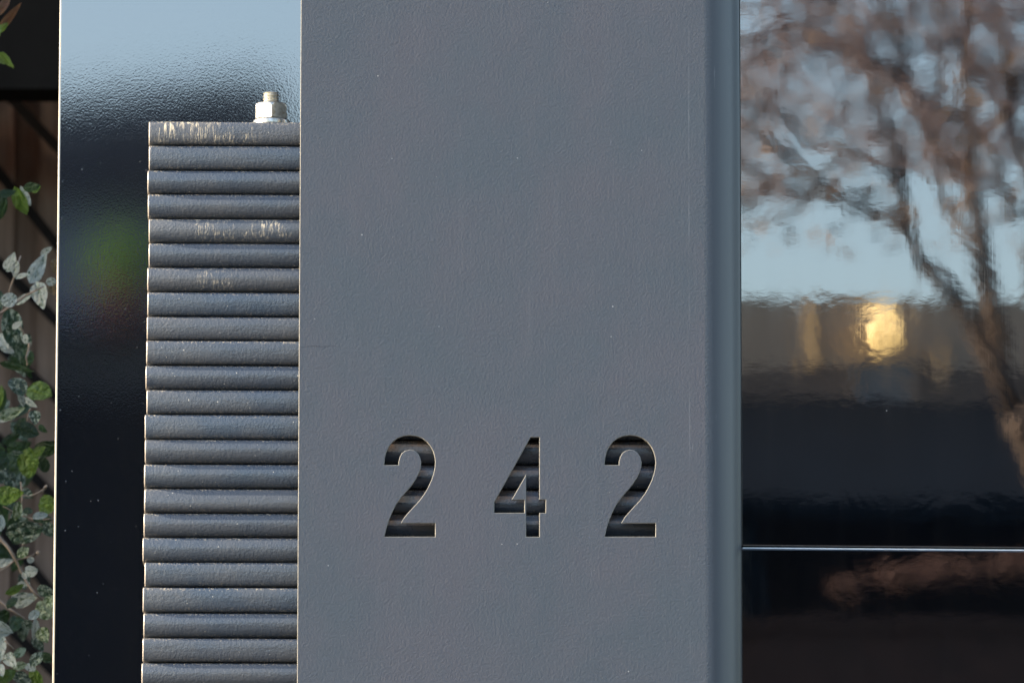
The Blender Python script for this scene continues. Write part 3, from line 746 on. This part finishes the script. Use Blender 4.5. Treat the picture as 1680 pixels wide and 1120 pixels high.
# verandah roof: sloping forward
vz1 = zv - 0.02; vy1 = HY + 0.06; vy2 = HY + 3.2; vz2 = vz1 - 1.0
bm = bmesh.new()
pts = [(vy1, vz1), (vy2, vz2), (vy2, vz2 - 0.12), (vy1, vz1 - 0.12)]
lo = [bm.verts.new((hx0 - 0.4, y, z)) for y, z in pts]; hi = [bm.verts.new((hx1 + 0.4, y, z)) for y, z in pts]
for i in range(4): bm.faces.new((lo[i], lo[(i + 1) % 4], hi[(i + 1) % 4], hi[i]))
bm.faces.new(lo[::-1]); bm.faces.new(hi); bmesh.ops.recalc_face_normals(bm, faces=bm.faces)
mesh_obj('verandah_roof', bm, M_ROOF, h1)
for k in range(5): box('post', (hx0 + 0.2 + k * 2.1, vy2 - 0.25, 0), (hx0 + 0.32 + k * 2.1, vy2 - 0.13, vz2 - 0.125), M_ROOF, h1)
box('door', (hx0 + 3.0, HY + 0.002, 0.2), (hx0 + 3.9, HY + 0.05, 2.3), M_TERRA, h1)
# brick garden wall lower down, nearer the street
bwp = mir(1060, 1010, 20, YR); bwz = bwp.z
bw = empty('brick_wall', (bwp.x + 2, -20.5, 0), 'low red-brown brick wall in front of the taupe house, mirrored in the lower gate sheet', 'wall')
box('wall_body', (bwp.x, -20.6, 0), (bwp.x + 12, -20.3, bwz), M_BRICK, bw)
box('coping', (bwp.x - .04, -20.64, bwz + 0.002), (bwp.x + 12, -20.26, bwz + 0.05), M_BRICK, bw)
r0 = mir(1395, 945, 27, YR); r1 = mir(1800, 945, 27, YR)
M_RED = variant('rust_red_foliage', (0.065, 0.028, 0.020), 0.8, 0.4, 5)


# dark house mirrored in the left panel
D2 = 38.0; HY2 = mir(160, 560, D2, YL).y
zr2 = mir(160, 166, D2, YL).z
h2 = empty('house', (0.6, HY2 - 4, 0), 'dark slate-blue house with a shrub on its balcony, mirrored at left', 'house')
x0 = mir(-900, 300, D2, YL).x; x1 = mir(470, 300, D2, YL).x
zf2 = mir(160, 325, D2, YL).z; zg2 = mir(160, 640, D2, YL).z
box('wall', (x0, HY2 - 7, zg2 + .002), (x1, HY2, zr2 - 0.3), M_WALLD, h2)
box('garage_wall', (x0, HY2 - 7, 0), (x1, HY2 + .2, zg2), M_ROOF, h2)
box('fascia', (x0 - .1, HY2 + .002, zf2), (x1 + .1, HY2 + .29, zr2 - 0.3), M_FASC, h2)
bm = bmesh.new(); za = mir(80, 172, D2, YL).z; zb = mir(440, 134, D2, YL).z
pts = [(x0, zr2 - 0.298), (x1, zr2 - 0.298), (x1, zb - 0.1), (mir(440, 158, D2, YL).x, zb), (mir(80, 196, D2, YL).x, za), (x0, zr2 - 0.29)]
lo = [bm.verts.new((x, HY2 + 0.3, z)) for x, z in pts]; hi = [bm.verts.new((x, HY2 - 7.3, z)) for x, z in pts]
n = len(pts)
for i in range(n): bm.faces.new((lo[i], lo[(i + 1) % n], hi[(i + 1) % n], hi[i]))
bm.faces.new(lo[::-1]); bm.faces.new(hi); bmesh.ops.recalc_face_normals(bm, faces=bm.faces)
mesh_obj('roof', bm, M_FASC, h2)
bz = mir(190, 552, D2, YL).z
box('balcony_floor', (x0 + 1, HY2 + 0.01, bz - 0.07), (x1 - 0.6, HY2 + 0.95, bz), M_ROOF, h2)
box('balcony_rail', (x0 + 1, HY2 + 1.16, bz + 0.9), (x1 - 0.6, HY2 + 1.2, bz + 0.94), M_ROOF, h2) if False else None
window(h2, x0 + 0.6, x0 + 1.8, bz + 0.3, bz + 1.5, HY2 + 0.03, M_GLASS)
# potted shrub on the balcony
D3 = D2 - 0.7; ps = mir(206, 436, D3, YL); pp = mir(192, 520, D3, YL); sc3 = (D3 + 5.8) / FPX
pot = empty('potted_shrub', (ps.x, ps.y, bz + 0.001), 'round clipped green shrub in a terracotta pot on the dark balcony', 'potted plant')
mesh_obj('pot', lathe_bm([(30 * sc3, 0.0), (42 * sc3, 52 * sc3), (46 * sc3, 56 * sc3), (46 * sc3, 68 * sc3), (38 * sc3, 68 * sc3)], 20), M_TERRA, pot, (ps.x, ps.y, bz + 0.002), True)
def foliage(name, c, rx, rz, n, size, m, parent, seed, kind=None):
    r_ = random.Random(seed); verts = []; faces = []
    for i in range(n):
        d = Vector((r_.gauss(0, 1), r_.gauss(0, 1), r_.gauss(0, 1))).normalized() * (r_.random() ** 0.4) * r_.uniform(0.85, 1.1)
        p = Vector((d.x * rx, d.y * rx, d.z * rz)); u = Vector((r_.gauss(0, 1), r_.gauss(0, 1), r_.gauss(0, 1))).normalized()
        v = u.orthogonal().normalized(); s = size * r_.uniform(0.6, 1.3); k = len(verts)
        verts += [p - u * s, p + v * s * .5, p + u * s, p - v * s * .5]; faces.append((k, k + 1, k + 2, k + 3))
    me = bpy.data.meshes.new(name); me.from_pydata(verts, [], faces)
    return link_mesh(name, me, m, parent, c)
foliage('foliage', Vector((ps.x, ps.y, ps.z)), 56 * sc3, 58 * sc3, 2600, 0.05, M_SHRUB, pot, 3)

# five tall rust-red shrubs in front of the verandah
for k in range(5):
    p = r0.lerp(r1, k / 4 * 0.9); p.z += (-0.06, -.01, .03, .05, .06)[k]; base = Vector((p.x, p.y, 0))
    rs = empty('red_shrub', base, ('leftmost', 'second from left', 'middle', 'second from right', 'rightmost')[k] + ' of the five rust-red shrubs before the verandah', 'shrub', 'rust-red shrubs before the verandah')
    bm = bmesh.new(); tube_bm(bm, [Vector((0, 0, 0)), Vector((.03, 0, p.z * .6)), Vector((0, 0, p.z - .06))], [.018, .014, .008], 6)
    mesh_obj('stem', bm, M_DKBROWN, rs, base)
    foliage('foliage', p, (0.13, 0.24, 0.27, 0.22, 0.3)[k], (0.045, 0.075, 0.06, 0.085, 0.07)[k], 420, 0.028, M_RED, rs, 50 + k)

# bare tree mirrored in the right gate: trunk, limbs, twigs
DT = 12.5
tb = mir(1640, 700, DT, YR)
tree = empty('bare_tree', (tb.x, tb.y, 0), 'bare winter street tree with spreading brown limbs and fine twigs, mirrored in the right gate', 'tree')
sT = (DT + 5.8) / FPX
limbs = bmesh.new(); twigs = bmesh.new(); tr_ = random.Random(11)
def T(px, py, dd=0.0): return mir(px, py, DT + dd, YR)
def limb(bm, pts, r0, r1, n=7, dd=0.0, wob=0):
    P = [T(x, y, dd + 0.25 * math.sin(i * 1.3 + x)) for i, (x, y) in enumerate(pts)]
    k = len(P) - 1
    tube_bm(bm, [p - tree.location for p in P], [(r0 + (r1 - r0) * i / k) * 1.12 * sT for i in range(k + 1)], n)
trunkbm = bmesh.new()
base = [(1990, 2200), (1960, 1900), (1900, 1500), (1830, 1150), (1770, 930), (1715, 790), (1668, 690), (1632, 600), (1600, 535), (1552, 470), (1510, 425), (1488, 370), (1478, 300), (1465, 230)]
limb(trunkbm, base[:7], 44, 19, 10)
limb(limbs, base[6:], 17, 8, 8)
limb(limbs, [(1668, 690), (1640, 560), (1612, 430), (1600, 330), (1588, 240), (1592, 150), (1584, 60), (1590, -60)], 16, 10, 8, 0.3)
limb(limbs, [(1690, 730), (1700, 560), (1688, 430), (1705, 330), (1660, 210), (1650, 90), (1630, -40)], 12, 8, 8, 0.6)
for pts, a, b in [
    ([(1488, 370), (1440, 352), (1400, 335), (1340, 300), (1290, 262), (1250, 215), (1200, 190)], 10, 6),
    ([(1400, 335), (1350, 318), (1300, 312), (1240, 318), (1190, 310)], 7, 4),
    ([(1592, 200), (1540, 180), (1490, 150), (1460, 110), (1400, 80), (1340, 45), (1270, 40), (1200, 75)], 12, 6),
    ([(1600, 330), (1560, 260), (1520, 215), (1500, 170), (1485, 120), (1470, 60), (1440, -20)], 11, 7),
    ([(1460, 110), (1420, 120), (1370, 70), (1330, 60), (1280, 75), (1230, 110), (1190, 120)], 8, 5),
    ([(1480, 300), (1430, 255), (1380, 240), (1330, 236), (1290, 190), (1230, 170), (1190, 140)], 9, 5),
    ([(1465, 230), (1440, 170), (1425, 110), (1400, 40), (1390, -40)], 8, 5),
    ([(1588, 240), (1640, 180), (1680, 120), (1720, 40)], 11, 7), ([(1660, 210), (1610, 120), (1560, 60), (1540, -30)], 10, 6),
    ([(1612, 430), (1560, 350), (1540, 290), (1530, 200), (1545, 100), (1530, 0)], 8, 5), ([(1705, 330), (1660, 360), (1640, 300), (1620, 230)], 8, 5),
    ([(1430, 255), (1380, 262), (1330, 290), (1260, 290), (1200, 260)], 6, 4), ([(1340, 300), (1310, 340), (1270, 360), (1210, 372)], 5, 3.5)]:
    limb(limbs, pts, a, b, 6, tr_.uniform(-0.8, 0.8))
def twig(px, py, ang, ln, r, depth, dd):
    pts = [(px, py)]; a = ang
    for i in range(4):
        a += tr_.uniform(-0.45, 0.45); px += math.cos(a) * ln / 4; py -= math.sin(a) * ln / 4; pts.append((px, py))
    if py > 395 and px < 1560: return
    P = [T(x, y, dd + 0.05 * i) - tree.location for i, (x, y) in enumerate(pts)]
    tube_bm(twigs, P, [(r * (1 - 0.12 * i)) * sT for i in range(5)], 4)
    if depth:
        for k in range(tr_.choice((2, 3))):
            q = tr_.choice(pts[1:]); twig(q[0], q[1], ang + tr_.uniform(-1.3, 1.3), ln * tr_.uniform(.5, .8), r * 0.7, depth - 1, dd + tr_.uniform(-.6, .6))
for i in range(185):
    px, py = tr_.uniform(1180, 1760), tr_.uniform(-150, 330)
    twig(px, py, tr_.uniform(0.3, 2.9), tr_.uniform(70, 170), tr_.uniform(2.0, 4.2), 2, tr_.uniform(-2.5, 2.5))
mesh_obj('trunk', trunkbm, M_BARK, tree, tree.location, True)
mesh_obj('limbs', limbs, M_BARK, tree, tree.location, True)
mesh_obj('twigs', twigs, M_TWIG, tree, tree.location, True)
# a few leaves that still hang
r_ = random.Random(5); verts = []; faces = []
for i in range(420):
    p = T(r_.uniform(1200, 1720), r_.uniform(-100, 360) if i < 330 else r_.uniform(300, 420), r_.uniform(-2, 2)) - tree.location
    u = Vector((r_.gauss(0, 1), r_.gauss(0, 1), r_.gauss(0, 1))).normalized(); v = u.orthogonal().normalized(); s = r_.uniform(0.018, 0.036); k = len(verts)
    verts += [p - u * s, p + v * s * .55, p + u * s, p - v * s * .55]; faces.append((k, k + 1, k + 2, k + 3))
me = bpy.data.meshes.new('leaves'); me.from_pydata(verts, [], faces)
M_DRYLEAF = variant('dry_copper_leaf', (0.13, 0.08, 0.05), 0.7, 0.5, 9)
tag(link_mesh('leaves', me, M_DRYLEAF, tree, tree.location), kind='stuff')

# neighbouring houses along the street
def gable_house(x, y, w_, h_, wm, rm, label, wins):
    h = empty('house', (x, y, 0), label, 'house', 'houses down the street')
    box('wall', (x - w_ / 2, y - 7, 0), (x + w_ / 2, y, h_), wm, h)
    bm = bmesh.new(); e = 0.35
    pts = [(x - w_ / 2 - e, h_ + .002), (x + w_ / 2 + e, h_ + .002), (x, h_ + w_ * 0.26)]
    lo = [bm.verts.new((a_, y + e, z_)) for a_, z_ in pts]; hi = [bm.verts.new((a_, y - 7 - e, z_)) for a_, z_ in pts]
    for i in range(3): bm.faces.new((lo[i], lo[(i + 1) % 3], hi[(i + 1) % 3], hi[i]))
    bm.faces.new(lo[::-1]); bm.faces.new(hi); bmesh.ops.recalc_face_normals(bm, faces=bm.faces)
    mesh_obj('roof', bm, rm, h)
    box('door', (x - 0.45, y + 0.002, 0.05), (x + 0.45, y + 0.05, 2.15), M_TERRA, h)
    for wx, wz in wins: window(h, x + wx - 0.55, x + wx + 0.55, wz, wz + 1.2, y + 0.03, M_GLASS)
M_CREAM = variant('cream_weatherboard', (0.42, 0.39, 0.32), 0.8, 0.12, 3)
gable_house(-14, -35, 9, 4.6, M_CREAM, M_BRICK, 'cream gabled house with a red-brown roof, left of the dark house', ((-3, 1), (3, 1), (-2.5, 3), (2.5, 3)))
gable_house(-26, -36, 10, 3.4, M_BRICKD, M_ROOF, 'low dark brick gabled house at the far left of the street', ((-3.4, 1), (3.4, 1)))
gable_house(21, -35, 8.5, 5.0, M_WALLH, M_BRICK, 'tall taupe gabled house with red-brown roof, right of the verandah house', ((-2.8, 1), (2.8, 1), (0, 3.3)))
gable_house(32, -36, 10, 3.4, M_CREAM, M_ROOF, 'low cream gabled house with dark roof at the right end of the street', ((-3.4, 1), (3.4, 1)))

# hedge and a far line of trees closing the street
hd = tag(foliage('hedge', Vector((-7, -19, 0.8)), 6.5, 0.95, 9000, 0.09, M_HEDGE, None, 9), 'clipped dark green hedge along the opposite footpath', 'hedge')
for k, (x, y, hh) in enumerate(((-22, -40, 7), (24, -44, 8), (34, -38, 7), (-34, -36, 6))):
    t = empty('tree', (x, y, 0), ('broad dark tree far left across the street', 'broad dark tree right of the taupe house', 'rightmost dark tree down the street', 'leftmost dark tree down the street')[k], 'tree', 'dark trees down the street')
    bm = bmesh.new(); tube_bm(bm, [Vector((0, 0, 0)), Vector((0.1, 0, hh * .3)), Vector((-.1, 0.1, hh * .6))], [0.3, 0.22, 0.12], 8)
    mesh_obj('trunk', bm, M_BARK, t, (x, y, 0), True)
    foliage('crown', Vector((x, y, hh * 0.65)), hh * .42, hh * .36, 3500, 0.22, M_HEDGE, t, 20 + k)
